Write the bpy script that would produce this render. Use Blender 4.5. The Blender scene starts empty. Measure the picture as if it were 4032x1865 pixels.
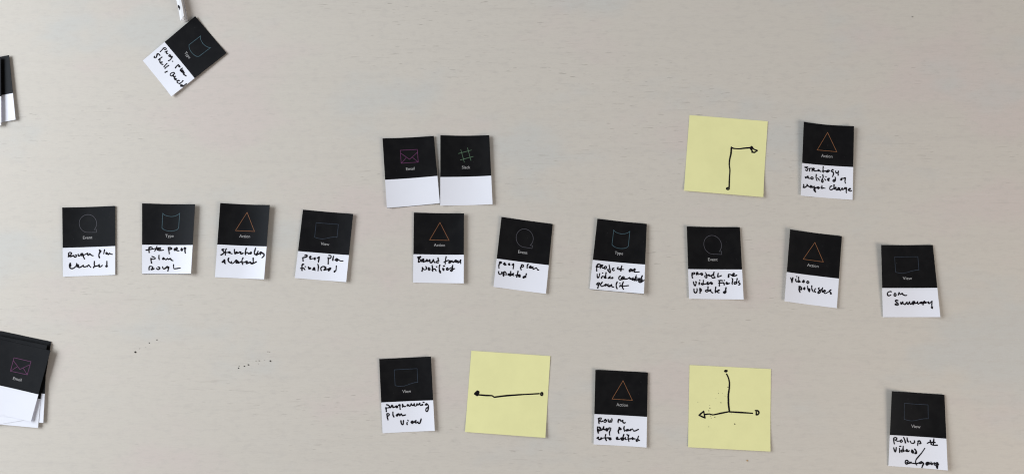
import bpy, math, random
import numpy as np
from mathutils import Matrix, Vector

random.seed(4)
rng = np.random.default_rng(4)
S = bpy.context.scene
COL = S.collection

# ------------------------------------------------------------------ camera
FPX, TILT_A, TILT_B, CAM_H = 3100.0, 0.113689, 0.026144, 0.758146      # focal in photo pixels, tilts, metres
ca, sa, cb, sb = math.cos(TILT_A), math.sin(TILT_A), math.cos(TILT_B), math.sin(TILT_B)
ROT = np.array([[1, 0, 0], [0, ca, -sa], [0, sa, ca]]) @ np.array([[cb, 0, sb], [0, 1, 0], [-sb, 0, cb]])
cam = bpy.data.cameras.new('camera')
cam.sensor_width = 36.0
cam.lens = 36.0 * FPX / 4032.0
cam.clip_start, cam.clip_end = 0.01, 50.0
cam_ob = bpy.data.objects.new('camera', cam)
COL.objects.link(cam_ob)
cam_ob.matrix_world = Matrix.Translation((0, 0, CAM_H)) @ Matrix(ROT.tolist()).to_4x4()
S.camera = cam_ob

# ------------------------------------------------------------------ light: a cool window on the left, a warmer room light on the right
world = bpy.data.worlds.new('World')
S.world = world
world.use_nodes = True
wn = world.node_tree                                   # dim room: darker ceiling above, paler walls around
w_geo = wn.nodes.new('ShaderNodeTexCoord')
w_sep = wn.nodes.new('ShaderNodeSeparateXYZ')
wn.links.new(w_geo.outputs['Generated'], w_sep.inputs[0])
w_rng = wn.nodes.new('ShaderNodeMapRange')
for i, v in ((1, 0.25), (2, 0.95), (3, 0.34), (4, 0.10)):
    w_rng.inputs[i].default_value = v
wn.links.new(w_sep.outputs[2], w_rng.inputs[0])
wn.nodes['Background'].inputs['Color'].default_value = (0.97, 0.98, 1.0, 1)
wn.links.new(w_rng.outputs[0], wn.nodes['Background'].inputs['Strength'])


def area(name, loc, aim, sx, sy, power, colour):
    l = bpy.data.lights.new(name, 'AREA')
    l.shape = 'RECTANGLE'
    l.size, l.size_y, l.energy, l.color = sx, sy, power, colour
    o = bpy.data.objects.new(name, l)
    COL.objects.link(o)
    o.location = loc
    o.rotation_euler = (Vector(aim) - Vector(loc)).to_track_quat('-Z', 'Y').to_euler()
    return o


area('window_light', (-2.15, 0.40, 1.25), (0.0, 0.0, 0.0), 1.9, 1.3, 73.0, (0.925, 0.965, 1.0))
area('room_light', (1.55, -0.85, 1.15), (0.1, 0.0, 0.0), 1.1, 0.9, 20.0, (1.0, 0.875, 0.76))
S.cycles.pixel_filter_type = 'BLACKMAN_HARRIS'
S.cycles.filter_width = 1.15
S.view_settings.view_transform = 'Standard'
S.view_settings.look = 'None'
S.view_settings.exposure = 0.0
S.view_settings.gamma = 1.0
S.view_settings.use_curve_mapping = False


# ------------------------------------------------------------------ materials
def new_mat(name, rough=0.6, spec=0.35):
    m = bpy.data.materials.new(name)
    m.use_nodes = True
    nt = m.node_tree
    b = nt.nodes['Principled BSDF']
    b.inputs['Roughness'].default_value = rough
    b.inputs['Specular IOR Level'].default_value = spec
    return m, nt, b


def mix(nt, a, b, fac, mode='MIX'):
    n = nt.nodes.new('ShaderNodeMix')
    n.data_type = 'RGBA'
    n.blend_type = mode
    for sock, val in ((n.inputs[0], fac), (n.inputs[6], a), (n.inputs[7], b)):
        if hasattr(val, 'is_output'):
            nt.links.new(val, sock)
        elif isinstance(val, (int, float)):
            sock.default_value = val
        else:
            sock.default_value = (*val, 1)
    return n.outputs[2]


def noise(nt, vec, scale, detail=3, rough=0.55):
    n = nt.nodes.new('ShaderNodeTexNoise')
    n.inputs['Scale'].default_value = scale
    n.inputs['Detail'].default_value = detail
    n.inputs['Roughness'].default_value = rough
    nt.links.new(vec, n.inputs['Vector'])
    return n.outputs['Fac']


def stretch(nt, sx, sy, off=0.0, src='Object', rot=0.0):
    t = nt.nodes.new('ShaderNodeNewGeometry' if src == 'Position' else 'ShaderNodeTexCoord')
    mp = nt.nodes.new('ShaderNodeMapping')
    mp.inputs['Scale'].default_value = (sx, sy, 1)
    mp.inputs['Location'].default_value = (off, off * 1.7, off * 0.3)
    mp.inputs['Rotation'].default_value = (0, 0, rot)
    nt.links.new(t.outputs[src], mp.inputs['Vector'])
    return mp.outputs['Vector']


def ramp(nt, fac, lo, hi, a=0.0, b=1.0):
    r = nt.nodes.new('ShaderNodeMapRange')
    r.interpolation_type = 'SMOOTHSTEP'
    for i, v in ((1, lo), (2, hi), (3, a), (4, b)):
        r.inputs[i].default_value = v
    nt.links.new(fac, r.inputs[0])
    return r.outputs[0]


def mul(nt, a, b):
    n = nt.nodes.new('ShaderNodeMath')
    n.operation = 'MULTIPLY'
    for s, v in ((n.inputs[0], a), (n.inputs[1], b)):
        if hasattr(v, 'is_output'):
            nt.links.new(v, s)
        else:
            s.default_value = v
    return n.outputs[0]


def bump(nt, b, fac, strength, dist=0.0005):
    n = nt.nodes.new('ShaderNodeBump')
    n.inputs['Strength'].default_value = strength
    n.inputs['Distance'].default_value = dist
    nt.links.new(fac, n.inputs['Height'])
    nt.links.new(n.outputs['Normal'], b.inputs['Normal'])


def wood_material():
    m, nt, b = new_mat('pale_washed_wood', 0.5, 0.25)
    base = (0.590, 0.559, 0.511)
    # broad stain differences: slightly pink and slightly blue-grey areas
    pink = ramp(nt, noise(nt, stretch(nt, 5.0, 9.0, 3.1), 1.0, 4, 0.6), 0.50, 0.66)
    blue = ramp(nt, noise(nt, stretch(nt, 5.5, 10.0, 11.7), 1.0, 4, 0.6), 0.50, 0.66)
    c = mix(nt, base, (0.598, 0.538, 0.510), mul(nt, pink, 0.85))
    c = mix(nt, c, (0.545, 0.548, 0.530), mul(nt, blue, 0.8))
    # long soft grain
    grain = noise(nt, stretch(nt, 7.0, 170.0, 5.0), 1.0, 5, 0.6)
    c = mix(nt, c, (0.515, 0.486, 0.450), mul(nt, ramp(nt, grain, 0.46, 0.74), 0.22))
    light = noise(nt, stretch(nt, 11.0, 260.0, 23.0), 1.0, 3, 0.6)
    c = mix(nt, c, (0.65, 0.62, 0.59), mul(nt, ramp(nt, light, 0.58, 0.78), 0.2))
    # fine fibre
    fibre = noise(nt, stretch(nt, 150.0, 1300.0, 8.0), 1.0, 2, 0.6)
    c = mix(nt, c, (0.47, 0.44, 0.405), mul(nt, ramp(nt, fibre, 0.48, 0.75), 0.24))
    mott = noise(nt, stretch(nt, 90.0, 220.0, 53.0), 1.0, 4, 0.65)
    c = mix(nt, c, (0.50, 0.475, 0.445), mul(nt, ramp(nt, mott, 0.48, 0.70), 0.36))
    speck = noise(nt, stretch(nt, 700.0, 900.0, 61.0), 1.0, 2, 0.6)
    c = mix(nt, c, (0.66, 0.635, 0.60), mul(nt, ramp(nt, speck, 0.50, 0.75), 0.22))
    # short dark pores that come in clusters
    cluster = ramp(nt, noise(nt, stretch(nt, 3.0, 11.0, 31.0), 1.0, 3, 0.6), 0.44, 0.66)
    pores = noise(nt, stretch(nt, 75.0, 950.0, 17.0, rot=math.radians(-0.6)), 1.0, 2, 0.5)
    pf = mul(nt, ramp(nt, pores, 0.665, 0.74), cluster)
    c = mix(nt, c, (0.24, 0.215, 0.19), mul(nt, pf, 0.66))
    pores2 = noise(nt, stretch(nt, 32.0, 700.0, 41.0, rot=math.radians(0.8)), 1.0, 2, 0.5)
    pf2 = mul(nt, ramp(nt, pores2, 0.66, 0.75), cluster)
    c = mix(nt, c, (0.33, 0.30, 0.27), mul(nt, pf2, 0.36))
    nt.links.new(c, b.inputs['Base Color'])
    bump(nt, b, fibre, 0.10, 0.0002)
    return m


def sheet_material(name, colour, var, rough, spec, scale=60.0):
    m, nt, b = new_mat(name, rough, spec)
    n = noise(nt, stretch(nt, scale, scale, 2.0, 'Position'), 1.0, 4, 0.6)
    c = mix(nt, colour, tuple(x * var for x in colour), ramp(nt, n, 0.35, 0.7))
    nt.links.new(c, b.inputs['Base Color'])
    fine = noise(nt, stretch(nt, 1800, 1800, 1.0, 'Position'), 1.0, 2)
    bump(nt, b, fine, 0.06, 0.0001)
    return m


def black_card_material():
    m, nt, b = new_mat('black_printed_card', 0.45, 0.065)
    b.inputs['Specular Tint'].default_value = (0.72, 0.84, 1.0, 1)  # sky-blue of the window's reflection put into the card's own tint
    n = noise(nt, stretch(nt, 90, 90, 2.0, 'Position'), 1.0, 4)
    c = mix(nt, (0.0070, 0.0068, 0.0074), (0.0100, 0.0097, 0.0102), ramp(nt, n, 0.35, 0.7))
    # scuffs and dust
    d = noise(nt, stretch(nt, 700, 700, 6.0, 'Position'), 1.0, 1)
    c = mix(nt, c, (0.10, 0.10, 0.105), mul(nt, ramp(nt, d, 0.77, 0.83), 0.45))
    nt.links.new(c, b.inputs['Base Color'])
    r = nt.nodes.new('ShaderNodeMapRange')
    r.inputs[3].default_value, r.inputs[4].default_value = 0.42, 0.52
    nt.links.new(n, r.inputs[0])
    nt.links.new(r.outputs[0], b.inputs['Roughness'])
    return m


def print_material(name, colour, rough=0.55, spec=0.12):
    m, nt, b = new_mat(name, rough, spec)
    n = noise(nt, stretch(nt, 300, 300, 4.0), 1.0, 2)
    c = mix(nt, colour, tuple(x * 0.78 for x in colour), ramp(nt, n, 0.35, 0.7))
    nt.links.new(c, b.inputs['Base Color'])
    return m


M_WOOD = wood_material()
M_WHITE = sheet_material('white_card', (0.78, 0.805, 0.895), 0.985, 0.6, 0.3)
M_YELLOW = sheet_material('yellow_note_paper', (0.80, 0.795, 0.41), 0.96, 0.75, 0.2, 45.0)
M_BLACK = black_card_material()
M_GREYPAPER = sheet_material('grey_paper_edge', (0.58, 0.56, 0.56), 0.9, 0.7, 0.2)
M_STRIP = sheet_material('folded_paper', (0.82, 0.84, 0.89), 0.97, 0.65, 0.25)
M_INK = print_material('black_marker_ink', (0.0075, 0.006, 0.009), 0.6, 0.06)
M_CAPTION = print_material('caption_print', (0.40, 0.40, 0.41))
ICON = {'event': print_material('grey_icon_print', (0.105, 0.105, 0.125)),
        'type': print_material('teal_icon_print', (0.068, 0.128, 0.158)),
        'action': print_material('orange_icon_print', (0.27, 0.122, 0.06)),
        'view': print_material('slate_icon_print', (0.045, 0.062, 0.09)),
        'mail': print_material('magenta_icon_print', (0.145, 0.045, 0.125)),
        'hash': print_material('green_icon_print', (0.115, 0.20, 0.13))}
M_CRUMB = print_material('dark_crumb', (0.045, 0.04, 0.038), 0.8)
M_CRUMB_GREY = print_material('grey_crumb', (0.27, 0.255, 0.235), 0.8)
M_CRUMB_TAN = print_material('tan_crumb', (0.47, 0.30, 0.15), 0.8)


# ------------------------------------------------------------------ helpers
def tag(o, label=None, cat=None, group=None, kind=None):
    for k, v in (('label', label), ('category', cat), ('group', group), ('kind', kind)):
        if v:
            o[k] = v
    return o


def obj(name, verts, faces, mats, parent=None, mat_idx=None, smooth=True, origin=(0, 0, 0)):
    me = bpy.data.meshes.new(name)
    me.from_pydata([tuple(v) for v in verts], [], [tuple(f) for f in faces])
    for m in (mats if isinstance(mats, (list, tuple)) else [mats]):
        me.materials.append(m)
    if mat_idx is not None:
        me.polygons.foreach_set('material_index', mat_idx)
    if smooth:
        me.polygons.foreach_set('use_smooth', [True] * len(me.polygons))
    me.update()
    o = bpy.data.objects.new(name, me)
    COL.objects.link(o)
    if parent is not None:
        o.parent = parent
    return o


def empty(name, loc):
    o = bpy.data.objects.new(name, None)
    o.empty_display_size = 0.02
    COL.objects.link(o)
    o.location = loc
    return o


def table_point(px, z):
    """where the sight line of a photo point meets the height z above the table (metres)"""
    px = np.asarray(px, float).reshape(-1, 2)
    r = np.stack([(px[:, 0] - 2016) / FPX, (932.5 - px[:, 1]) / FPX, -np.ones(len(px))], 1) @ ROT.T
    t = (np.asarray(z) - CAM_H) / r[:, 2]
    return np.concatenate([r[:, :2] * t[:, None], np.broadcast_to(np.reshape(z, (-1, 1)), (len(px), 1))], 1)


def seen_at(p):
    c = (p - np.array([0, 0, CAM_H])) @ ROT
    return np.stack([2016 + FPX * c[:, 0] / -c[:, 2], 932.5 - FPX * c[:, 1] / -c[:, 2]], 1)


class Sheet:
    """A slightly curled rectangular sheet: four corners (TL, TR, BR, BL) with their own lift."""

    def __init__(self, corners, lifts, base, bend='x', extra=0.0):
        self.l = np.array(lifts) * 1e-3
        self.base = base
        self.bend = bend
        self.c = table_point(corners, base + self.l)[:, :2]
        self.q = np.array(corners, float)
        self.k = extra
        m = self.c.mean(0)
        self.origin = np.array([m[0], m[1], 0.0])

    def at(self, uv, dz=0.0):
        u, v = uv[:, 0:1], uv[:, 1:2]
        xy = (self.c[0] * (1 - u) + self.c[1] * u) * (1 - v) + (self.c[3] * (1 - u) + self.c[2] * u) * v
        if self.bend == 'x':
            s = np.clip(1 - 2 * u, 0, 2) ** 2 * (self.l[0] * (1 - v) + self.l[3] * v) + \
                np.clip(2 * u - 1, 0, 2) ** 2 * (self.l[1] * (1 - v) + self.l[2] * v)
        else:
            s = np.clip(1 - 2 * v, 0, 2) ** 2 * (self.l[0] * (1 - u) + self.l[1] * u) + \
                np.clip(2 * v - 1, 0, 2) ** 2 * (self.l[3] * (1 - u) + self.l[2] * u)
        s = s + self.k * (np.sin(5.1 * u + 2.0) * np.sin(4.3 * v + 0.7) + 1)
        return np.concatenate([xy, self.base + s + np.reshape(dz, (-1, 1)) * np.ones_like(u)], 1)

    def uv(self, px):
        """sheet coordinates of photo points"""
        px = np.asarray(px, float).reshape(-1, 2)
        uv = np.full((len(px), 2), 0.5)
        for _ in range(12):
            r = seen_at(self.at(uv)) - px
            e = 1e-4
            ju = (seen_at(self.at(uv + [e, 0])) - px - r) / e
            jv = (seen_at(self.at(uv + [0, e])) - px - r) / e
            det = ju[:, 0] * jv[:, 1] - ju[:, 1] * jv[:, 0]
            det = np.where(np.abs(det) < 1e-9, 1e-9, det)
            du = (r[:, 0] * jv[:, 1] - r[:, 1] * jv[:, 0]) / det
            dv = (ju[:, 0] * r[:, 1] - ju[:, 1] * r[:, 0]) / det
            uv = np.clip(uv - np.stack([du, dv], 1), -0.6, 1.6)
        return uv


def panel(name, sh, v0, v1, nu, nv, thick, mats, parent, caps, last_row=None):
    """closed slab of the sheet between the lines v0(u) and v1(u); caps = which of the v ends are closed"""
    us = np.linspace(0, 1, nu + 1)
    ts = np.linspace(0, 1, nv + 1)
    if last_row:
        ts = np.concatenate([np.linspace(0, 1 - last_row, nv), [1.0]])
    uv = np.array([(u, v0(u) * (1 - t) + v1(u) * t) for t in ts for u in us])
    top = sh.at(uv) - sh.origin
    bot = sh.at(uv, -thick) - sh.origin
    n = len(uv)
    V = np.concatenate([top, bot])
    F, mi = [], []
    for j in range(nv):
        for i in range(nu):
            a = j * (nu + 1) + i
            F.append((a, a + nu + 1, a + nu + 2, a + 1))
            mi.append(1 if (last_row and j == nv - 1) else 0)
            F.append((a + n, a + n + 1, a + n + nu + 2, a + n + nu + 1))
            mi.append(0)
    for j in range(nv):
        a = j * (nu + 1)
        F.append((a, a + n, a + n + nu + 1, a + nu + 1)); mi.append(0)
        a += nu
        F.append((a, a + nu + 1, a + n + nu + 1, a + n)); mi.append(0)
    if caps[0]:
        for i in range(nu):
            F.append((i, i + 1, i + 1 + n, i + n)); mi.append(0)
    if caps[1]:
        for i in range(nu):
            a = nv * (nu + 1) + i
            F.append((a, a + n, a + n + 1, a + 1)); mi.append(0)
    o = obj(name, V, F, mats, parent, mi, smooth=False)
    return o


def smooth_line(p, step):
    """Catmull-Rom through the points, resampled"""
    p = np.asarray(p, float)
    if len(p) < 3:
        out = []
        for a, b in zip(p[:-1], p[1:]):
            k = max(2, int(np.hypot(*(b - a)) / step))
            out += [a + (b - a) * t for t in np.linspace(0, 1, k, endpoint=False)]
        return np.array(out + [p[-1]])
    q = np.concatenate([[2 * p[0] - p[1]], p, [2 * p[-1] - p[-2]]])
    out = []
    for i in range(1, len(q) - 2):
        k = max(2, int(np.hypot(*(q[i + 1] - q[i])) / step))
        for t in np.linspace(0, 1, k, endpoint=False):
            a, b, c, d = q[i - 1], q[i], q[i + 1], q[i + 2]
            m0, m1 = (c - a) * 0.36, (d - b) * 0.36
            out.append((2 * t ** 3 - 3 * t * t + 1) * b + (t ** 3 - 2 * t * t + t) * m0 + (3 * t * t - 2 * t ** 3) * c + (t ** 3 - t * t) * m1)
    return np.array(out + [p[-1]])


def parse(s):
    return [np.array([[float(a) for a in pt.split(',')] for pt in st.split()]) for st in s.split(';') if st.strip()]


def marker(name, sh, strokes, to_px, width, parent, mat=None, lift=0.00009, step=7.0):
    """pen strokes as thin ink laid on the sheet; strokes in drawing units, to_px turns them into photo pixels"""
    V, F = [], []
    polys, ids = [], []
    k = 0
    for st in strokes:
        if len(st) == 1:
            st = np.concatenate([st, st + [[1.5, 1.0]]])
        line = smooth_line(st, step) + rng.normal(0, 0.35, (1, 2))
        w = width * 0.5 * random.uniform(0.9, 1.1)
        wob = 1 + 0.13 * np.sin(np.linspace(0, random.uniform(4, 9), len(line)) + random.uniform(0, 6))
        for i in range(len(line)):
            a = np.linspace(0, 2 * math.pi, 9)[:-1] + 0.3
            polys.append(line[i] + np.stack([np.cos(a), np.sin(a)], 1) * w * wob[i]); ids.append(k); k += 1
            if i + 1 < len(line):
                d = line[i + 1] - line[i]
                L = np.hypot(*d)
                if L < 1e-6:
                    continue
                nrm = np.array([-d[1], d[0]]) / L * w
                polys.append(np.array([line[i] + nrm * wob[i], line[i] - nrm * wob[i], line[i + 1] - nrm * wob[i + 1], line[i + 1] + nrm * wob[i + 1]])); ids.append(k); k += 1
    pts = np.concatenate(polys)
    dz = np.concatenate([np.full(len(p), lift + (i % 40) * 6e-7) for p, i in zip(polys, ids)])
    uv = np.clip(sh.uv(to_px(pts)), 0.002, 0.998)
    P = sh.at(uv, dz) - sh.origin
    s = 0
    for p in polys:
        F.append(tuple(range(s, s + len(p)))); s += len(p)
    return obj(name, P, F, mat or M_INK, parent, smooth=False)


def outline(name, sh, lines, width, parent, mat, closed):
    """thin printed line art; lines in sheet uv"""
    W = np.array([0.0502, 0.0693])
    V, F = [], []
    for k, (ln, cl) in enumerate(zip(lines, closed)):
        p = np.asarray(ln) * W
        n = len(p)
        off = []
        for i in range(n):
            a = p[(i - 1) % n] if (cl or i) else None
            b = p[(i + 1) % n] if (cl or i < n - 1) else None
            d1 = (p[i] - a) / np.hypot(*(p[i] - a)) if a is not None else None
            d2 = (b - p[i]) / np.hypot(*(b - p[i])) if b is not None else None
            if d1 is None: d1 = d2
            if d2 is None: d2 = d1
            n1, n2 = np.array([-d1[1], d1[0]]), np.array([-d2[1], d2[0]])
            m = n1 + n2
            m = m / max(np.hypot(*m), 1e-6)
            off.append(m * width * 0.5 / max(0.4, m @ n1))
        off = np.array(off)
        s = len(V)
        pts = np.empty((2 * n, 2)); pts[0::2] = p + off; pts[1::2] = p - off
        V += list(sh.at(pts / W, 0.00006 + 0.00002 * k) - sh.origin)
        for i in range(n if cl else n - 1):
            j = (i + 1) % n
            F.append((s + 2 * i, s + 2 * j, s + 2 * j + 1, s + 2 * i + 1))
    return obj(name, V, F, mat, parent, smooth=False)


_text = {}


def text_mesh(word):
    if word not in _text:
        cu = bpy.data.curves.new('caption_text', 'FONT')
        cu.body = word
        cu.align_x = 'CENTER'
        cu.size = 1.0
        cu.resolution_u = 3
        t = bpy.data.objects.new('caption_text', cu)
        COL.objects.link(t)
        dg = bpy.context.evaluated_depsgraph_get()
        dg.update()
        me = t.evaluated_get(dg).to_mesh()
        V = np.array([tuple(v.co)[:2] for v in me.vertices])
        F = [tuple(p.vertices) for p in me.polygons]
        t.evaluated_get(dg).to_mesh_clear()
        bpy.data.objects.remove(t)
        bpy.data.curves.remove(cu)
        _text[word] = (V, F)
    return _text[word]


def caption(sh, word, centre_uv, cap_h, parent):
    V, F = text_mesh(word)
    W = np.array([0.0502, 0.0693])
    x = V[:, 0] - (V[:, 0].min() + V[:, 0].max()) / 2
    cap = 0.70
    p = np.stack([x, -(V[:, 1] - cap / 2)], 1) * (cap_h / cap)
    return obj('caption', sh.at(centre_uv + p / W, 0.00006) - sh.origin, F, M_CAPTION, parent, smooth=False)


# ------------------------------------------------------------------ table
def build_table():
    x0, x1, y0, y1, z0, r = -0.95, 0.95, -0.62, 0.60, -0.032, 0.004
    V, F = [], []
    ring = []
    for (cx, cy, a0) in ((x1 - r, y1 - r, 0), (x0 + r, y1 - r, 90), (x0 + r, y0 + r, 180), (x1 - r, y0 + r, 270)):
        for k in range(5):
            a = math.radians(a0 + k * 22.5)
            ring.append((cx + r * math.cos(a), cy + r * math.sin(a), math.cos(a), math.sin(a)))
    n = len(ring)
    levels = [(0.0015, 0.0), (0.0004, -0.0005), (0.0, -0.0015), (0.0, z0 + 0.0015), (0.0015, z0)]
    for ins, z in levels:
        V += [(x - cx * ins, y - cy * ins, z) for x, y, cx, cy in ring]
    for l in range(len(levels) - 1):
        for i in range(n):
            j = (i + 1) % n
            F.append((l * n + j, l * n + i, (l + 1) * n + i, (l + 1) * n + j))
    F.append(tuple(range(n)))
    F.append(tuple(reversed(range((len(levels) - 1) * n, len(levels) * n))))
    t = obj('table', V, F, M_WOOD, smooth=False)
    tag(t, 'pale grey washed wood tabletop under all the cards and notes', 'table')


build_table()

# ------------------------------------------------------------------ index cards
# icon drawings, measured on one card of each kind, in that card's own enlargement
ARC = [(513 + 120 * math.cos(math.radians(a)), 349 - 123 * math.sin(math.radians(a))) for a in range(-44, 271, 6)]
curve = lambda pts: [tuple(p) for p in smooth_line(pts, 14.0)]
ICON_DRAW = {
    'event': ('ev1', (510, 541), [ARC + [(630, 471), (631, 431), (600, 434)]], [True]),
    'type': ('ty1', (517, 518), [curve([(425, 208), (450, 232), (490, 246), (540, 253), (590, 247), (635, 228), (658, 208)]) +
                                 curve([(643, 410), (622, 434), (580, 449), (530, 454), (480, 448), (437, 431), (413, 410)])], [True]),
    'action': ('ac2', (457, 540), [[(464, 230), (322, 470), (590, 477)]], [True]),
    'view': ('vi1', (526, 560), [[(403, 268), (710, 292)] + curve([(692, 465), (640, 466), (585, 474), (530, 486), (480, 491), (430, 483), (382, 468)])], [True]),
    'mail': ('em', (476, 540), [[(337, 288), (572, 275), (585, 450), (350, 466)], [(340, 325), (465, 412), (570, 318)], [(420, 388), (352, 465)], [(505, 385), (583, 448)]], [True, False, False, False]),
    'hash': ('sl', (1246, 521), [[(1172, 275), (1222, 455)], [(1265, 250), (1313, 430)], [(1140, 332), (1322, 284)], [(1163, 422), (1347, 372)]], [False] * 4),
}
WORD = {'event': 'Event', 'type': 'Type', 'action': 'Action', 'view': 'View', 'mail': 'Email', 'hash': 'Slack'}
Z = 3.5067
# key: kind, enlargement origin, enlargement factor, corners TL TR BR BL, printed line L R, caption centre, lifts mm, dark bottom-edge strip, label
CARDS = {
 'shell': ('type', (500, 0), 2.98, [(800, 192), (1168, 625), (520, 1132), (185, 712)], [(445, 500), (802, 930)], (713, 648), (1.6, 1.0, 2.2, .5), 0,
           'tilted black and white card lying just below the folded paper strip'),
 'ev1': ('event', (200, 780), Z, [(157, 128), (890, 106), (888, 1056), (168, 1082)], [(161, 685), (892, 660)], (510, 541), (2.4, .8, 1.0, .8), 0,
         'card with grey bubble icon reading Event, handwritten Rough plan created'),
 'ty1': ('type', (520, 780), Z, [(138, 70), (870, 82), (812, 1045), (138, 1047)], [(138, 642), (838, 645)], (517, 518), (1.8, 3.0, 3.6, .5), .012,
         'card with blue cylinder icon reading Type, struck-out word above prog plan rough'),
 'ac1': ('action', (820, 780), Z, [(165, 66), (850, 93), (770, 1117), (92, 1088)], [(122, 638), (806, 665)], (505, 523), (3.4, 3.5, 3.5, .6), 0,
         'card with orange triangle reading Action, handwritten Stakeholders alerted, second line short'),
 'vi1': ('view', (1130, 800), Z, [(220, 88), (914, 146), (817, 1086), (108, 1030)], [(155, 660), (856, 715)], (526, 560), (1.0, 2.2, 2.6, 1.2), 0,
         'card with dark page icon reading View, handwritten prog plan finalized'),
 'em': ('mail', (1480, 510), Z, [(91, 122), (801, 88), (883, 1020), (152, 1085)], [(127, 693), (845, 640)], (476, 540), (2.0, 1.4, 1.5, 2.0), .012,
        'card with purple envelope icon and blank white half beside the green hash card'),
 'sl': ('hash', (1480, 510), Z, [(890, 78), (1566, 77), (1611, 1030), (889, 1050)], [(893, 655), (1588, 637)], (1246, 521), (2.5, 2.5, 2.2, 1.5), 0,
        'card with green hash symbol and blank white lower half'),
 'ac2': ('action', (1600, 810), Z, [(103, 92), (796, 103), (792, 1068), (93, 1058)], [(98, 667), (794, 675)], (457, 540), (1.4, 2.6, 2.8, .6), 0,
         'card with orange triangle reading Action, handwritten Brand teams Notified'),
 'ev2': ('event', (1910, 830), Z, [(226, 82), (935, 180), (840, 1142), (116, 1047)], [(157, 657), (880, 748)], (522, 569), (1.8, .8, 2.0, 1.6), 0,
         'card with grey bubble icon reading Event, handwritten prog plan updated'),
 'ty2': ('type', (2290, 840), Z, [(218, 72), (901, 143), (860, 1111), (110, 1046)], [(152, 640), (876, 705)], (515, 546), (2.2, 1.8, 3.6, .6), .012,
         'card with blue cylinder icon reading Type, handwritten project or video greenlit'),
 'ev3': ('event', (2670, 870), Z, [(120, 73), (853, 83), (905, 1080), (152, 1071)], [(134, 662), (885, 667)], (480, 528), (2.2, 1.2, 3.2, 1.2), 0,
         'card with grey bubble icon reading Event, handwritten project or Video Fields updated'),
 'ac3': ('action', (3060, 880), Z, [(180, 78), (895, 172), (824, 1165), (103, 1070)], [(133, 667), (854, 758)], (493, 577), (3.4, 1.2, 1.6, 2.0), 0,
         'card with orange triangle reading Action, handwritten video publishes'),
 'vi2': ('view', (3440, 930), Z, [(104, 118), (817, 118), (922, 1113), (130, 1114)], [(115, 712), (876, 710)], (465, 577), (3.4, 1.0, 3.2, .6), 0,
         'card with dark page icon reading View, handwritten Com Summary, rightmost of its row'),
 'ac4': ('action', (3120, 460), Z, [(158, 68), (852, 128), (831, 1144), (118, 1087)], [(130, 637), (836, 693)], (475, 541), (4.0, 3.0, 1.0, 1.5), 0,
         'curled card with orange triangle beside the upper yellow note, handwritten about major change'),
 'vi3': ('view', (1460, 1380), Z, [(115, 113), (830, 78), (883, 1103), (163, 1136)], [(142, 712), (858, 681)], (496, 556), (1.4, 2.2, 2.4, .5), 0,
         'card with dark page icon reading View, handwritten programming plan view'),
 'ac5': ('action', (2310, 1430), Z, [(121, 84), (846, 122), (826, 1157), (96, 1114)], [(106, 696), (832, 735)], (490, 567), (2.2, 1.0, 2.0, 1.0), 0,
         'card with orange triangle between two yellow notes, handwritten Row on prog plan auto edited'),
 'vi4': ('view', (3470, 1520), Z, [(147, 65), (873, 114), (918, 1158), (101, 1096)], [(114, 669), (898, 720)], (477, 549), (3.8, 1.0, 3.6, .6), 0,
         'card with dark page icon in the bottom right corner, handwritten note with long slash'),
}
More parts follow.
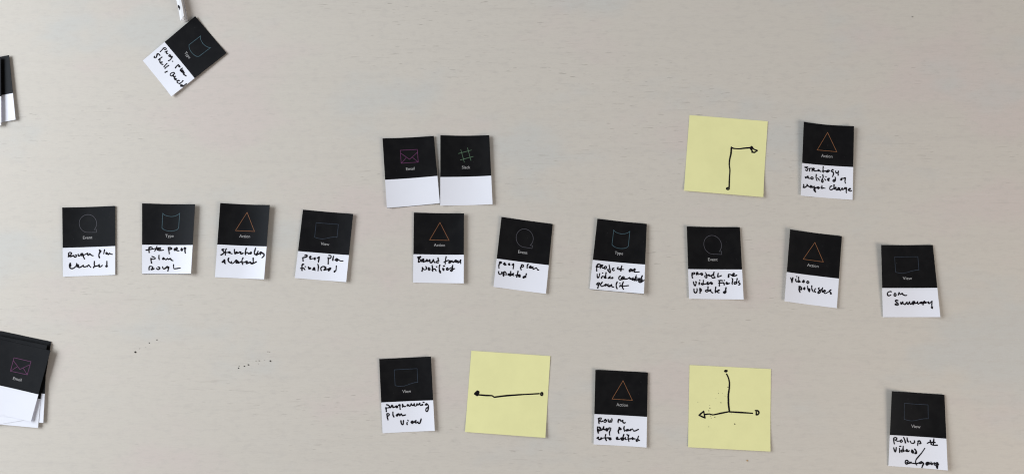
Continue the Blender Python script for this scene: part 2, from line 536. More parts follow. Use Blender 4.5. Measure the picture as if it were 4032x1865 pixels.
# handwriting, traced stroke by stroke: key: (enlargement origin, enlargement factor, pen width in photo pixels, strokes)
INK = {
 'shell': ((600, 170), 6.273, 4.4,
  "275,130 240,170 195,215;270,130 310,115 345,140 330,165 295,160;370,200 340,215 315,225;365,200 350,235 350,260 380,265;430,290 405,315 420,335 455,315 435,290;455,340 490,335 480,360 440,340;480,365 440,415 400,440;495,450 500,452;"
  "640,540 600,570 570,615;635,535 680,575 680,595 650,580;745,620 700,650 690,670;690,680 750,670 750,690 700,690 730,720 775,700 750,740 790,740 770,770 830,812;185,310 160,275 125,270 110,310 100,350 70,370 40,355 55,330;235,350 190,385 155,420;160,420 190,415 180,470;185,480 245,470 230,480 200,490 220,520 260,530;"
  "360,505 320,545 285,590;400,555 350,590 310,625;365,700 315,725;550,760 535,730 490,730 445,765 445,800 480,815 530,770;520,780 520,830 570,820 540,850 540,880;540,870 600,890 560,910 560,890;600,930 670,930 640,920 610,960 620,985;755,930 720,970 670,1000;640,990 670,1005 720,1040;720,1030 700,1065 770,1070 730,1035;770,1060 800,1035 840,1008"),
 'ev1': ((250, 970), 11.92, 5.0,
  "245,300 240,400 225,480;230,330 270,285 330,280 375,310 355,365 290,430 275,460;280,460 340,465 420,440 490,420 490,460 530,500 580,490 605,440 595,400 575,395;690,370 695,430 730,445 790,410 830,330 880,330 860,390 810,400 850,430 900,360 930,400;890,330 920,420 950,510 985,580;930,410 1040,360 1140,310 1130,370 1150,410 1190,400 1235,335 1280,385 1340,425 1390,430;"
  "1680,160 1730,190 1755,225 1740,260 1700,280 1700,200;1715,260 1670,350 1660,440 1690,520;1925,150 1910,240 1885,340;2020,280 1995,310 2010,350 2050,300 2060,340 2110,375 2150,320 2175,320 2220,355 2290,365;"
  "340,920 335,860 320,780 285,870 290,950 320,1010 390,1040 480,1010 560,950 610,870 620,790;620,790 640,870 640,960 690,850 710,900 700,970 740,985 830,950 930,880 940,940 1000,960 1100,920 1130,940 1165,860 1210,880 1245,940 1280,975;1450,700 1445,780 1450,890;1410,995 1420,950 1500,925 1640,890 1675,840 1690,920 1660,945 1700,960 1770,930 1820,880;2035,690 2035,780 2030,880 1985,920 2010,950 2060,930 2030,890"),
 'ty1': ((560, 960), 10.367, 4.9,
  "280,140 275,250 282,345;275,160 330,130 390,140 415,180 380,210 290,220;160,255 300,230 450,205 560,180 750,155;600,100 560,200 510,295;590,190 650,180 750,160 650,210 620,240 720,265 865,250;700,180 740,230;1070,150 1085,260 1105,400;1065,145 1150,150 1210,180 1190,210 1110,225;1320,180 1300,230 1330,270 1370,180 1410,145 1440,190 1400,220 1340,240;1360,250 1430,270 1500,280;1610,180 1585,210 1585,265 1625,275 1640,220 1610,180;1735,150 1710,190 1740,205 1775,185 1735,145;1750,200 1745,300 1760,365;"
  "400,510 480,540 535,580 510,615 430,620 360,610 355,580;360,590 360,680 382,775;685,460 680,560 695,640;865,560 835,620 890,620 880,570 930,620 970,645 1030,590 1070,630 1150,595 1190,660 1250,680;"
  "280,1060 280,950 320,910 400,920 440,960 410,1000 360,1030 370,1050 430,1035 490,1005;410,950 430,1000;590,995 620,1035 680,1030 715,990 700,950 645,935;830,930 845,990 890,1020 940,990 1020,915;1015,915 1000,960 1060,960 1090,940 1020,920;1085,950 1060,1040 1045,1100;1280,840 1280,930 1300,1010 1400,1000 1550,980"),
 'ac1': ((850, 965), 12.267, 5.2,
  "380,195 310,200 300,220 350,270 400,340 380,370 320,430 250,465;505,170 470,230 455,350 460,475;400,360 470,355 600,345 650,310 690,330 680,370 630,380 680,390 780,410;900,205 890,300 930,420;930,415 990,320 1030,340 980,390 1090,370 1160,310 1210,340 1180,390 1230,420 1310,380;1470,150 1440,250 1420,340 1430,450;1440,390 1480,350 1540,360 1590,420 1640,380 1700,320 1720,370 1690,420 1650,410;1920,140 1890,230 1860,340 1865,440;2035,285 2010,370 1950,420 1930,450 1960,475 2030,420 2080,430;2080,430 2140,340 2180,330 2150,450;2180,330 2270,380 2220,390;2250,390 2310,410 2330,480 2300,540 2230,600;"
  "410,700 350,760 300,820 340,820 420,740 420,700 430,800 420,860 460,880;620,620 590,690 610,770 670,830 740,850;760,790 740,850 790,880 880,830 980,710 1000,780 970,840 1010,860 1070,800 1080,860 1150,830 1220,790;990,720 1080,790;1310,610 1265,700 1260,830 1300,930;1280,840 1380,820 1480,770 1520,790 1470,850 1490,880 1600,840 1680,810 1690,880 1760,900 1950,800;1800,620 1800,720 1805,830 1740,870 1690,860"),
 'vi1': ((1170, 990), 7.84, 5.0,
  "235,118 275,102 308,125 280,165 175,190 180,240 183,295;385,190 380,165 412,140 425,160 400,185 405,235 470,215 550,210;400,160 395,215;550,185 560,215 545,245 530,215 552,190;620,200 680,160 640,190;682,160 672,220 655,325;980,118 1030,120 1050,160 1020,205 960,210;955,185 962,250 958,375;1123,145 1108,200 1100,270;1170,265 1215,215 1250,235 1210,280 1180,255 1225,300 1255,265;1230,225 1300,265 1340,290 1410,287;"
  "205,395 175,385 150,430 148,500 150,580;105,515 170,500 210,520 238,558;245,462 255,464;345,470 355,520 370,540 390,500 415,520;350,480 380,530 410,520;520,490 485,560 530,545 535,500 550,580;637,390 655,450 650,520 643,590;755,480 730,510 730,550 748,580;755,480 790,460 850,465 890,500 830,555 830,575 930,545;850,480 875,520 840,560;945,545 1020,500 1040,515 1010,560 975,590 960,570 1010,510;1210,440 1205,520 1195,580 1150,630 1145,605 1195,580"),
 'ac2': ((1630, 1000), 12.88, 5.0,
  "185,165 335,120 325,150 250,200;225,190 235,300 230,400;240,210 310,260 340,320 300,380 230,405;400,380 430,270 480,240 490,290 460,340;400,270 390,360;460,350 490,400 540,370;660,270 590,350 600,380 670,330 680,290 690,370;730,360 790,280 810,310 800,380 860,440 930,390 985,275;985,275 1000,350 1060,430;1215,190 1230,270 1260,350 1190,340 1120,400 1170,440 1230,430;"
  "1630,130 1600,280 1580,500;1520,410 1620,360 1750,310;1750,310 1800,330 1770,400 1780,460 1850,330 1860,430 1800,440;1860,420 1930,330 1950,380 1990,420;1990,420 2090,320 2140,310 2110,400;2080,400 2160,310 2150,410 2230,340 2230,440;2230,450 2320,380 2360,290 2380,300;2360,300 2360,400 2370,475;"
  "430,680 430,760 405,860;430,680 470,760 540,790 610,770 640,720 600,625;755,680 730,730 750,810 800,800 810,740 755,680;920,575 940,700 945,865;905,810 960,770 1060,750 1100,800 1120,845;1140,635 1150,640;1310,550 1280,660 1290,790 1340,890 1340,940;1290,800 1290,880 1330,940;1470,720 1460,780 1500,820 1520,740;1495,605 1555,595;1650,760 1720,710 1700,690 1650,730 1660,800 1720,800 1820,720 1960,640;1965,560 1950,660 1990,760;1990,740 1950,830 1890,870 1850,830 1900,770 1960,720;1980,760 2060,730"),
 'ev2': ((1940, 1015), 7.467, 4.8,
  "200,120 185,200 178,250 185,300;195,118 240,115 262,140 210,165;200,140 250,135;345,140 315,180 340,200 370,180 350,145 340,180 360,210 395,195;485,165 465,185 490,210 505,195 485,165;610,170 570,195 600,205 610,180;610,170 610,240 600,315;840,210 860,195 900,210 905,250 870,270 830,255;855,215 820,290 838,355;1040,180 1015,230 1013,290;1105,235 1070,275 1090,295 1130,255 1110,240 1125,300 1185,260;1180,260 1190,330 1240,310 1285,285 1320,350 1350,350;"
  "173,400 180,460 220,485 260,460 270,415;310,420 305,490 318,530 335,480 325,410;355,395 395,450 390,505;330,420 345,400;530,400 525,470 535,520 490,515 450,490 480,465 525,480;470,490 510,500;545,490 610,455 590,500 560,500 620,520;745,395 725,470 705,565;670,510 730,500 800,490;800,495 760,540 800,555 800,500 765,510;988,460 975,520 970,570;975,530 920,540 890,570 910,590 960,550"),
 'ty2': ((2330, 1025), 6.04, 5.0,
  "140,100 115,180 118,250;110,150 140,95 190,88 210,110 190,140 130,160;215,110 200,185;205,140 240,110 262,115 235,150 265,180 300,175;325,135 295,165 315,200 345,180 350,145 320,140;413,105 425,180 440,250 432,290 380,230 380,210 420,215;525,180 490,190 490,225 520,240 540,230;490,205 515,185;630,165 605,175 610,205 650,205 670,190;715,125 700,180 690,245;650,215 700,210 755,210;"
  "920,200 890,235 900,265 935,240 920,200;930,210 960,215 960,260;965,250 1020,195 1030,215 1005,255 1010,270 1060,275 1130,268;970,220 990,230;128,325 130,380 145,415 175,380 190,310;265,370 230,400 233,420;258,295 262,297;340,290 330,360 330,420;330,370 295,390 310,420 340,410;390,425 420,390 440,380 420,420 460,425 490,395 505,410 480,430;"
  "680,365 645,400 645,440 680,460 720,440;720,450 700,420 750,380 775,400 740,440 780,440;720,400 760,430 800,435;800,440 860,430 900,400 910,440 960,430 985,405;890,410 960,440;980,410 960,460 1010,450 1010,480;1060,350 1040,400 1070,400;1040,400 1030,440 1050,480 1110,460;1000,440 1100,430 1180,430;1000,465 1080,470 1150,455;1200,360 1180,420 1200,460 1150,480;1190,440 1190,485 1170,495;1180,470 1130,470 1115,500 1150,520 1190,505 1250,465;"
  "180,530 150,525 115,565 150,575 180,540;182,535 160,600 140,655;250,515 215,560 210,590 240,615 300,590 340,560;340,560 310,600 370,580 390,560 380,610 430,620 470,570;400,600 450,590;470,570 480,620 520,630;605,505 580,570 585,630 600,665;665,540 672,543;750,505 725,580 730,640 755,685;665,620 680,590 730,610 870,595"),
 'ev3': ((2700, 1055), 10.835, 4.9,
  "280,210 265,330 290,415;265,205 360,190 380,220 350,260 290,270;455,190 455,280;455,190 510,180 520,220 490,240 520,275 600,250 650,220;680,215 650,250 670,300 710,295 720,250 680,215;840,190 880,260 900,340 890,410 850,410 810,360 820,320 900,300;900,300 980,300 1010,280 970,275 980,320 1030,335 1100,310;1205,165 1180,260 1110,310 1110,380 1150,425 1250,400;1180,260 1190,300 1210,350;1385,215 1370,300 1370,375 1440,350 1515,320;"
  "1830,270 1820,330 1810,390 1840,390 1845,320;1830,265 1900,265 1960,300;1960,310 2040,290 2070,240 2040,225 2000,280 1990,330 2040,345 2170,305;325,580 350,680 400,760 430,700 450,590 420,580;580,610 570,700;600,515 605,525;755,515 745,600 755,690 700,710 660,660 720,650 760,680;760,690 850,670 930,640 950,600 920,610 920,690 970,690;970,690 1060,600 1110,610 1140,650 1110,690 1070,650;"
  "1390,535 1480,520 1570,535;1450,540 1440,620 1430,760;1400,640 1520,630 1610,620 1635,660 1640,710;1645,520 1650,530;1720,640 1770,620 1740,600 1720,650 1760,680 1860,645;1965,440 2000,450 1995,560 1975,650 1990,690;2195,445 2170,560 2170,650;2170,600 2100,590 2060,630 2080,680 2140,660 2170,610;2280,540 2240,600 2300,640 2310,690 2260,720;"
  "350,890 355,990 400,1055 460,1030 485,950 480,870;605,860 605,960 610,1060;605,865 650,890 675,940 640,990 610,1000;950,795 945,900 950,990 880,1010 835,970 880,930 940,940;970,970 1010,940 1070,910 1050,960 1000,970;1060,960 1090,1020 1150,1050;1280,810 1265,920 1260,1040;1270,1010 1400,950 1430,935 1390,930 1350,990 1380,1045 1420,1045;1720,830 1700,950 1710,1020 1650,1070 1610,1030 1650,990 1700,990"),
 'ac3': ((3090, 1070), 7.248, 4.6,
  "168,165 190,230 205,300 215,240 230,165;205,280 210,230;315,205 310,250 345,280;338,130 342,133;395,145 393,210 410,250 440,280;395,240 375,260 385,290 430,290;540,235 500,280 530,300 555,250 530,240 540,295 560,290;510,275 545,270;650,260 625,295 655,330 690,300 670,265 645,262;"
  "410,410 405,500 435,580;405,410 440,410 475,450 480,490 460,510 440,490;420,430 430,470;565,440 535,475 560,505 580,470 565,440 555,470;648,400 655,480 700,560 715,490 680,470 660,500;680,500 700,530;770,395 770,480 810,565;850,500 855,560 880,580;873,475 877,477;985,450 960,465 970,500 1010,520 1010,580 965,610 945,595 960,560 1050,490;1080,450 1060,520 1075,575;1075,560 1130,520;1090,560 1150,520 1165,550 1110,560 1140,610 1180,605 1270,550;1315,510 1270,550 1320,590 1330,620 1310,630 1300,600"),
 'vi2': ((3480, 1135), 7.467, 4.7,
  "215,100 205,85 130,105 105,150 115,200 150,215 205,190;330,130 300,175 310,215 345,220 360,180 330,130;450,115 425,190;430,160 460,130 465,150 490,175 540,140 560,175 620,205 670,200;"
  "410,355 365,340 340,365 360,395 410,430 425,480 380,495 325,470 350,450 385,450;500,395 490,430 510,465 550,400 555,390 565,440 620,475;510,420 530,450;620,475 680,400 685,440 710,470 755,390;755,390 760,430 790,465 850,400 865,375;860,375 830,420 865,470 880,390 905,380;880,390 890,440 930,430;905,380 920,440 960,430 995,385;995,385 990,430 1020,455 1060,420;1060,420 1100,395 1140,410 1070,430 1150,440 1150,480;1150,480 1160,400 1195,370 1195,420 1160,440 1240,400 1180,390;1195,380 1220,430 1275,405;1315,390 1310,430 1340,440 1415,370;1420,370 1410,460 1410,540;1435,535 1395,555 1425,580 1420,540"),
 'ac4': ((3150, 645), 9.932, 4.7,
  "300,125 190,130 200,150 280,175 295,220 270,275 220,240;330,185 450,175;375,190 370,285;480,190 470,290;480,190 540,170 560,210 520,235 570,280 640,275;720,230 690,270 740,280 740,240 800,300;905,110 900,220 905,335;870,295 980,285 1040,280;1050,275 1030,320 1060,335 1130,300 1150,260 1100,250 1050,280 1100,300;1300,250 1280,220 1220,285 1250,305 1300,330 1305,420 1270,500;1390,285 1400,340 1440,360 1490,340 1500,285 1490,370 1490,445;"
  "205,505 220,560 300,485 320,510 310,560 370,570;460,510 420,545 440,595 500,595 515,550 460,510;635,415 625,520 640,610 665,660;680,560 730,590 750,650;785,515 795,520;890,430 905,530 850,620 840,690 880,725 905,680 880,620;965,590 1000,645;1010,500 1015,510;1075,620 1140,590 1140,565 1085,590 1090,640 1130,660 1110,610;1370,520 1385,560 1370,660 1320,700 1285,665 1320,620 1370,610;1610,570 1585,620 1600,645 1640,620 1610,570 1700,570 1770,545 1760,640 1760,710 1775,760;"
  "140,805 150,860 130,920 190,920 270,860 275,800;275,810 310,860 370,900 430,840 400,930 440,920 470,870;470,930 540,900 550,870 570,930;570,930 540,970 550,1040 610,1110;600,1100 580,1000 570,950 640,930 710,900;710,900 680,940 720,970 755,930 720,905;855,850 860,910 820,920 860,975;860,960 900,945 980,955;"
  "1240,870 1190,880 1160,950 1170,1000 1220,1015 1290,980;1330,820 1325,900 1340,990;1340,980 1400,920 1410,1020 1450,1030;1500,930 1460,990 1490,1020 1550,950;1540,940 1540,1000 1580,1040 1650,940 1660,1010;1650,1010 1700,1000 1760,930 1730,970 1790,970 1800,920;1820,940 1805,1040 1810,1135;1880,1030 1960,990 1960,960 1900,1000 1900,1040 1960,1070 2010,1050"),
 'vi3': ((1500, 1570), 10.838, 5.0,
  "235,235 310,250 370,310 350,350 280,370 200,360;200,360 225,440 230,525;370,360 420,350 460,260 490,270 510,350;510,350 590,330 650,290;650,280 640,340 680,360 710,310 660,280;780,240 750,250 770,270 810,260 790,230;815,240 810,340 820,430;920,220 920,330;920,220 950,270 980,310 1045,310;1140,220 1110,270 1140,280 1190,240;1180,240 1200,290 1250,290 1290,190;1290,190 1330,260 1380,260 1420,190;1420,190 1440,290 1500,280 1540,190;1530,200 1580,250 1660,170;1660,170 1670,250 1710,270 1750,230 1780,220 1780,260;1800,130 1835,135;1940,190 1890,240 1950,250 1980,210 1940,190;1980,210 2020,260 2020,400 1990,500 1950,530 1910,480 1930,390 2000,350;"
  "250,640 270,760 300,880;255,620 320,610 360,650 330,700 280,710;510,545 510,660 550,750;740,620 650,690 690,720 740,660 760,620 800,690;800,700 860,620 880,650;880,640 920,700 1050,665;850,920 870,1030 920,1090 950,1050 960,910;1130,990 1100,1020 1120,1080;1145,895 1165,920;1290,990 1370,950 1340,930 1290,980 1340,1030 1400,980;1410,980 1490,910 1460,990 1500,1010 1580,970;1580,970 1600,1030 1650,1030 1690,930 1715,840"),
 'ac5': ((2335, 1630), 6.305, 5.0,
  "150,90 140,150 150,225;130,105 160,90 200,85 205,110 170,150 140,165;165,165 205,180 240,160;310,120 280,145 335,140 330,175 295,195 270,180;375,120 385,180 420,185 425,140;425,185 460,185 470,140 465,105;635,120 620,160 625,205;625,160 660,125 680,135 690,170 740,140 735,180 770,215 800,200;"
  "115,310 110,390 130,455;115,315 160,310 190,340 200,380 150,405 140,370;160,320 180,370;265,305 240,370;240,370 210,390;265,305 265,350 280,380 330,350;345,340 310,380 345,410 370,370 345,345 340,380;400,330 390,350 400,360;395,330 440,335 425,400 405,450 415,515;650,320 640,370 625,410 640,470;650,320 690,345 695,370 650,375;660,345 680,360;775,295 765,350 785,410;850,370 815,395 840,405 880,380 850,370 890,400;880,380 915,400 930,370;930,400 975,355 1010,410 1060,400 1125,368;"
  "130,560 95,590 120,590 140,560 130,600 155,625;155,625 200,590 215,600;200,575 190,620;215,590 290,580 440,580;315,495 300,570 330,645;430,580 395,600 420,630 450,610 430,585;410,610 435,600;600,560 575,590 590,620 660,610;580,595 615,580 600,560;765,495 745,560 760,620 720,640 690,590 730,580 780,600;720,590 720,620;800,570 800,620 830,620;840,490 860,515;890,505 870,580 890,665;860,610 940,600 1040,605;980,570 960,600 990,620 1000,590 970,590;1130,535 1110,590 1120,640 1085,665 1070,640 1100,610 1155,648"),
 'vi4': ((3500, 1705), 4.832, 5.0,
  "95,85 92,140 105,195;92,85 120,72 148,85 145,110 120,125 165,145 200,140;240,118 215,140 230,165 260,145 240,118;280,75 300,120 315,175;345,80 350,130 368,158;405,145 425,180 465,185 490,165 485,135;560,145 550,180 548,228;550,145 585,140 610,185 585,190;785,125 795,170 810,205;855,100 850,150 845,220;730,185 770,165 880,170;800,200 840,220 920,220;"
  "90,270 105,320 120,345 135,310 140,265;200,280 205,360;205,242 230,240;272,240 268,300 290,325;265,310 230,320 240,350 290,330;340,300 320,330 370,340 385,325;325,325 355,310;435,310 430,350 460,370 465,340 440,310 445,350;490,295 525,340 525,375 495,380;500,370 515,345;682,280 620,370 520,490 505,560 530,600;"
  "355,510 320,510 310,550 330,580 370,565;350,510 370,530 340,550;400,540 380,565 410,560 425,540 430,560 480,565;500,570 560,560 620,530 630,560;570,560 600,570 640,545;640,545 660,570 640,610 625,655;720,550 705,575 725,600 760,570 740,545 720,560 745,590;760,545 775,580 800,560 800,540 815,590 840,560;780,570 830,580;870,550 860,590 890,600 930,560 910,550 880,575;930,580 900,600 920,660 930,610 945,580"),
}
CARD_T = 0.00028
GROUP = 'black and white cards laid on the table'


def px_of(org, z):
    return lambda p: np.asarray(org, float) + np.asarray(p, float).reshape(-1, 2) / z


_icon_uv = {}
SHEETS = {}


def icon_lines(kind):
    if kind not in _icon_uv:
        key, cap, lines, closed = ICON_DRAW[kind]
        _, org, z, cor, *_r = CARDS[key]
        sh = SHEETS[key]
        f = px_of(org, z)
        cuv = sh.uv(f(cap))[0]
        _icon_uv[kind] = ([sh.uv(f(l)) - cuv for l in lines], closed)
    return _icon_uv[kind]


for k, c in CARDS.items():
    SHEETS[k] = Sheet(px_of(c[1], c[2])(c[3]), c[6], CARD_T + 0.0001)


def build_card(sh, kind, line, cap_uv, label, group, edge=0, thick=CARD_T):
    root = empty('index_card', sh.origin)
    tag(root, label, 'card', group)
    (u0, v0), (u1, v1) = line
    div = lambda u: v0 + (v1 - v0) * (u - u0) / (u1 - u0)
    blk = panel('black_panel', sh, lambda u: 0.0, div, 44, 12, thick, M_BLACK, root, (True, False))
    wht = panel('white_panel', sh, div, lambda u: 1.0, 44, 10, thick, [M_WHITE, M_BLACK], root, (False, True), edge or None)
    if kind:
        lines, closed = icon_lines(kind)
        w = 0.00034 if kind in ('event', 'view') else 0.00043
        outline('icon', sh, [l + cap_uv for l in lines], w, blk, ICON[kind], closed)
        caption(sh, WORD[kind], cap_uv, 0.0029, blk)
    return root, blk, wht


for k, (kind, org, z, cor, line, cap, lifts, edge, label) in CARDS.items():
    sh = SHEETS[k]
    f = px_of(org, z)
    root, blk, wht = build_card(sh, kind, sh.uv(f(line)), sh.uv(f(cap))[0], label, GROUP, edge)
    if k in INK:
        i_org, i_z, pen, ink = INK[k]
        marker('handwriting', sh, parse(ink), px_of(i_org, i_z), pen * 1.03 * i_z, wht, step=2.0 * i_z)


# ------------------------------------------------------------------ yellow notes
def ring(cx, cy, rx, ry, a0=0, a1=330, n=9):
    return ' '.join('%.1f,%.1f' % (cx + rx * math.cos(math.radians(a0 + (a1 - a0) * i / n)), cy + ry * math.sin(math.radians(a0 + (a1 - a0) * i / n))) for i in range(n + 1))


NOTES = [
 ((2660, 430), 3.31, [(182, 77), (1202, 158), (1144, 1144), (111, 1060)], (.05, .1, 2.2, 1.2),
  "728,497 722,580 706,650 700,720 708,800 702,900 698,1022;" + ring(683, 1034, 17, 12) + ";728,500 760,512 830,516 900,508 975,502;990,487 978,507 1000,550;990,487 1018,520 1063,540;1063,540 1030,562 993,560;984,500 994,530", 20.0,
  'yellow square note with arrow turning right, above the row of cards'),
 ((1800, 1360), 3.1375, [(175, 60), (1151, 127), (1090, 1135), (96, 1062)], (.1, .2, 2.0, 1.0),
  "1013,590 900,597 800,602 620,615 520,626 458,635;455,633 430,616 350,612 265,605;217,592 248,562 268,568 262,590 250,612 217,594;245,592 255,575 252,600;248,558 262,580 252,612;" + ring(1045, 594, 12, 17), 18.5,
  'yellow square note with one arrow pointing left from a small ring'),
 ((2680, 1410), 3.1375, [(110, 80), (1115, 130), (1110, 1147), (93, 1093)], (.05, .05, 1.6, .8),
  "568,192 590,240 602,300 600,370 589,450 591,560 602,655;888,676 780,668 602,658;602,655 500,675 400,695 355,685 292,692;283,652 228,700;228,700 300,732;283,652 292,690 300,732;"
  + ring(557, 155, 13, 8) + ";552,157 572,146;922,641 952,644 967,668 952,692 932,693;933,652 936,690", 19.0,
  'yellow square note with branching arrow, scattered with tiny dark specks'),
]
for org, z, cor, lifts, ink, w, label in NOTES:
    f = px_of(org, z)
    sh = Sheet(f(cor), lifts, 0.0002, 'y', 0.00009)
    root = empty('sticky_note', sh.origin)
    tag(root, label, 'sticky note', 'yellow square notes')
    panel('note_sheet', sh, lambda u: 0.0, lambda u: 1.0, 24, 24, 0.00012, M_YELLOW, root, (True, True))
    marker('arrow_drawing', sh, parse(ink), f, w, root)
    NOTE_SHEET = sh


# ------------------------------------------------------------------ loose stacks at the left edge
def rot_card(anchor, which, deg, w=206.0, h=290.0):
    """corners in photo pixels from one known right corner and the card's turn"""
    a = math.radians(deg)
    ux, uy = np.array([math.cos(a), math.sin(a)]), np.array([-math.sin(a), math.cos(a)])
    tr = np.array(anchor, float) - (uy * h if which == 'BR' else 0)
    return [tr - ux * w, tr, tr + uy * h, tr - ux * w + uy * h]


def stack_card(corners, base, lifts, label, group, kind=None, cap_px=None, divider=0.607):
    sh = Sheet(corners, lifts, base)
    cap = sh.uv(cap_px)[0] if cap_px is not None else None
    return build_card(sh, kind, ((0.0, divider), (1.0, divider)), cap, label, group)


G1 = 'cards piled at the lower left edge'
pile = [
 (rot_card((201, 1344), 'TR', 12.0), (.3, .3, .3, .3), 'bottom card of the lower left pile, black top edge sticking out furthest'),
 (rot_card((200.3, 1351), 'TR', 9.3), (.5, .5, .5, .5), 'card in the lower left pile showing a thin pale line along its top edge'),
 (rot_card((192, 1352), 'TR', 7.0), (.5, .5, .5, .5), 'card in the lower left pile with black corner just right behind the envelope card'),
 (rot_card((170, 1663), 'BR', 2.9), (.4, .6, .6, .4), 'card in the lower left pile whose white right edge sticks out furthest'),
 (rot_card((149.3, 1683), 'BR', 5.0), (.4, .4, .4, .4), 'card in the lower left pile whose white bottom corner hangs out lowest'),
 (rot_card((108, 1650), 'BR', -9.6), (.4, .4, .4, .4), 'card in the lower left pile turned the other way, bottom edge rising rightward'),
 (rot_card((119, 1652), 'BR', 7.0), (.5, .4, .4, .7), 'card in the lower left pile with dark line under its gently sloping bottom edge'),
 (rot_card((130, 1643), 'BR', 11.0), (.5, .4, .4, .5), 'card directly under the envelope card, thin white sliver at its right'),
 ([(-4, 1334), (198.5, 1379.5), (121, 1659), (-80, 1612.5)], (.5, .6, .7, .8), 'topmost card of the lower left pile, purple envelope icon, blank white half'),
]
for i, (cor, lifts, label) in enumerate(pile):
    base = 0.0005 + 0.00044 * i
    top = i == len(pile) - 1
    stack_card(cor, base + (0.0001 if top else 0), lifts, label, G1, 'mail' if top else None, (68.6, 1490.8) if top else None,
               0.617 if top else 0.607)

G2 = 'cards piled at the upper left edge'
upper = [
 ([(-162, 247), (35.5, 217.5), (61, 471), (-137, 501)], (.4, 1.7, 2.2, .4), 'curled lone card poking out from under the upper left pile', 0.0005, 0.592),
 (rot_card((0.5, 232), 'TR', -0.8, 200, 262), (.4, .6, .6, .4), 'lower card of the upper left pile, ragged white corner at the photo edge', 0.0026, 0.607),
 (rot_card((3.0, 224), 'TR', -0.4, 200, 258), (.4, .6, .6, .4), 'topmost card of the upper left pile, only its right edge showing', 0.0034, 0.607),
]
for cor, lifts, label, base, dv in upper:
    stack_card(cor, base, lifts, label, G2, divider=dv)


# ------------------------------------------------------------------ folded paper strip at the top edge
def build_strip():
    end_l, end_r = table_point((709.6, 83.5), 0.0066)[0], table_point((723.2, 71.5), 0.0066)[0]
    far_l, far_r = table_point((692.5, 0), 0.0066)[0], table_point((711, 0), 0.0066)[0]
    ax = ((far_l + far_r) - (end_l + end_r)) / 2
    ax[2] = 0
    ax /= np.linalg.norm(ax)
    side = np.array([ax[1], -ax[0], 0.0])                      # towards the right of the strip
    o = end_l * [1, 1, 0]
    wid = (far_r - far_l) @ side
    L = 0.075
    root = empty('paper_strip', o)
    tag(root, 'narrow folded white paper strip with ink mark beside the tilted card', 'paper strip')
    th = 0.0004

    def flap(name, prof, s0, s1, mat, skew=0.0):
        """prof: cross-section points (across, height) swept along the strip with thickness"""
        prof = np.array(prof, float)
        n = len(prof)
        off = np.zeros_like(prof)
        for i in range(n):
            d = prof[min(i + 1, n - 1)] - prof[max(i - 1, 0)]
            d /= np.hypot(*d)
            off[i] = np.array([-d[1], d[0]]) * -th
        V, F = [], []
        ns = 12
        for j in range(ns + 1):
            for arr in (prof, prof + off):
                for a, z in arr:
                    st = s0 + skew * a / wid
                    t = st + (s1 - st) * j / ns
                    bow = 0.0003 * math.sin(j * 0.9)
                    V.append(side * (a + bow) + ax * t + np.array([0, 0, z]))
        m = 2 * n
        for j in range(ns):
            for i in range(n - 1):
                a = j * m + i
                F.append((a, a + 1, a + m + 1, a + m))
                b = a + n
                F.append((b, b + m, b + m + 1, b + 1))
            for e in (0, n - 1):
                a = j * m + e
                F.append((a, a + m, a + m + n, a + n) if e == 0 else (a, a + n, a + n + m, a + m))
        for j, rev in ((0, False), (ns, True)):
            for i in range(n - 1):
                a = j * m + i
                F.append((a, a + n, a + n + 1, a + 1) if rev else (a, a + 1, a + n + 1, a + n))
        return obj(name, V, F, mat, root, smooth=False)

    flap('top_flap', [(0, 0.0064), (wid * .5, 0.0067), (wid * .97, 0.0066), (wid * 1.02, 0.0062)], 0.0, L, M_STRIP, 0.0045)
    flap('folded_side', [(wid * 1.04, 0.0056), (wid * 1.10, 0.0040), (wid * 1.06, 0.0032)], 0.0035, L, M_GREYPAPER)
    flap('lower_flap', [(wid * 0.10, 0.0006), (wid * .8, 0.0006), (wid * 1.15, 0.0010), (wid * 1.22, 0.0030)], 0.0012, L, M_GREYPAPER)
    flap('inner_flap', [(wid * 0.06, 0.0030), (wid * .6, 0.0036), (wid * 1.0, 0.0032)], 0.0015, L, M_GREYPAPER)
    # ink mark on the top flap
    q = [(800, 200), (835, 215), (872, 270), (878, 315), (865, 370), (838, 425), (848, 360), (850, 325), (822, 335), (800, 280)]
    P = table_point([(620 + x / 9.933, y / 9.933) for x, y in q], 0.0069) - o
    c = P.mean(0)
    F = [(i, (i + 1) % len(q), len(q)) for i in range(len(q))]
    obj('ink_mark', list(P) + [c], F, M_INK, root, smooth=False)


build_strip()

# ------------------------------------------------------------------ crumbs and specks


def crumb(px, r, mat, label, group, z=0.0):
    c = table_point(px, z)[0]
    V, F = [], []
    n = 8
    ph = random.uniform(0, 6.28)
    e = random.uniform(0.65, 1.0)
    for j, (k, h) in enumerate(((1.0, 0.0), (1.08, 0.35), (0.6, 0.8))):
        for i in range(n):
            a = i * 2 * math.pi / n
            rr = r * k * random.uniform(0.75, 1.2)
            x, y = rr * math.cos(a), rr * e * math.sin(a)
            V.append((x * math.cos(ph) - y * math.sin(ph), x * math.sin(ph) + y * math.cos(ph), h * r))
    for j in range(2):
        for i in range(n):
            F.append((j * n + i, j * n + (i + 1) % n, (j + 1) * n + (i + 1) % n, (j + 1) * n + i))
    F.append(tuple(range(2 * n, 3 * n)))
    F.append(tuple(reversed(range(n))))
    o = obj('crumb', V, F, mat, smooth=False)
    o.location = c
    tag(o, label, 'crumb', group)


def zoomed(x0, y0, s, pts):
    return [((x0 + x / s, y0 + y / s), 0.85 * r / s) for x, y, r in pts]


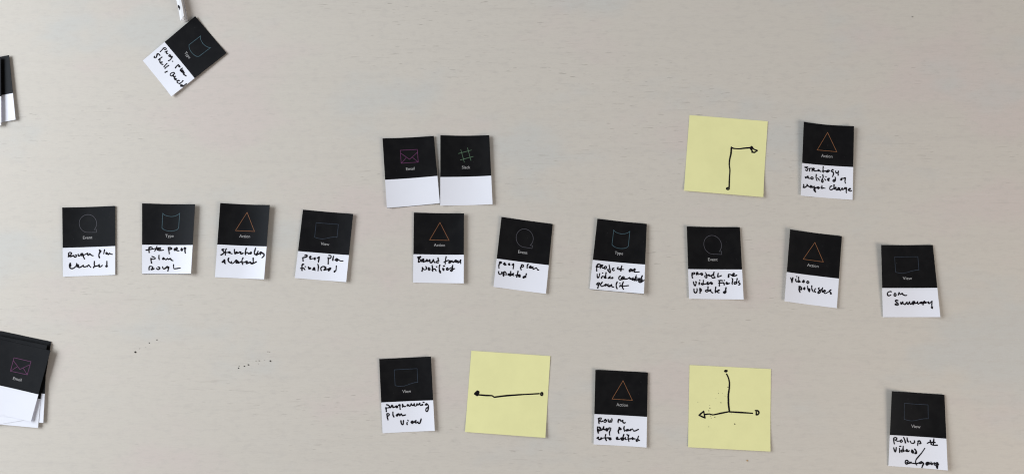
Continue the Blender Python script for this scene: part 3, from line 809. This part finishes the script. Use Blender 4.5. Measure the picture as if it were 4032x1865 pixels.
PXM = 0.000242
g = 'crumbs left of the table middle'
near = zoomed(500, 1300, 9.933, [(328, 845, 38), (873, 488, 25), (1168, 365, 25)])
for (p, r), lab in zip(near, ('largest dark crumb, lowest of the trail right of the envelope pile',
                              'middle dark crumb of the trail right of the envelope pile',
                              'topmost crumb of the trail right of the envelope pile')):
    crumb(p, r * PXM, M_CRUMB, lab, g)
for (p, r) in zoomed(500, 1300, 9.933, [(495, 707, 17), (735, 662, 14)]):
    crumb(p, r * PXM, M_CRUMB_GREY, 'faint grey speck between the dark crumbs right of the envelope pile', g)
g = 'crumbs on the bare table below the finalized card'
mid = zoomed(900, 1350, 9.168, [(362, 898, 25), (572, 830, 27), (715, 778, 30), (1508, 645, 33)])
for (p, r), lab in zip(mid, ('lowest dark crumb of the cluster left of the programming plan card',
                             'second dark crumb from the left in the cluster left of programming plan card',
                             'third dark crumb from the left in the cluster left of programming plan card',
                             'round dark crumb, rightmost of the cluster left of programming plan card')):
    crumb(p, r * PXM, M_CRUMB, lab, g)
for (p, r) in zoomed(900, 1350, 9.168, [(375, 825, 20), (990, 642, 18), (1112, 636, 20), (1072, 632, 12), (1290, 622, 14), (1415, 312, 22), (1480, 318, 17), (1075, 742, 13)]):
    crumb(p, r * PXM, M_CRUMB_GREY, 'faint grey speck among the crumbs left of the programming plan card', g)
crumb((2942, 1811), 3.6 * PXM, M_CRUMB_TAN, 'small tan crumb on the table below the branching arrow note', None)
crumb((3592, 67), 2.6 * PXM, M_CRUMB_GREY, 'tiny grey speck alone on the empty upper right table', None)
g = 'specks on the branching arrow note'
sp = [(583, 353, 9), (467, 432, 7), (464, 398, 5), (547, 463, 6), (497, 545, 8), (360, 612, 9), (347, 645, 9), (357, 578, 5), (367, 708, 9), (376, 735, 6), (422, 726, 8), (347, 842, 7), (212, 537, 6), (583, 607, 6), (628, 682, 5), (516, 430, 4), (435, 493, 5), (397, 678, 5)]
for x, y, r in sp:
    uv = NOTE_SHEET.uv([(2680 + x / 3.1375, 1410 + y / 3.1375)])
    P = NOTE_SHEET.at(uv)[0]
    crumb((2680 + x / 3.1375, 1410 + y / 3.1375), r * 0.62 / 3.1375 * PXM, M_CRUMB if r > 6 else M_CRUMB_GREY, 'tiny dark speck on the yellow note with the branching arrow', g, P[2] + 0.00002)
x, y = 667, 807
P = NOTE_SHEET.at(NOTE_SHEET.uv([(2680 + x / 3.1375, 1410 + y / 3.1375)]))[0]
crumb((2680 + x / 3.1375, 1410 + y / 3.1375), 6.5 / 3.1375 * PXM, M_CRUMB, 'lone dark speck below the arrow on the branching arrow note', g, P[2] + 0.00002)
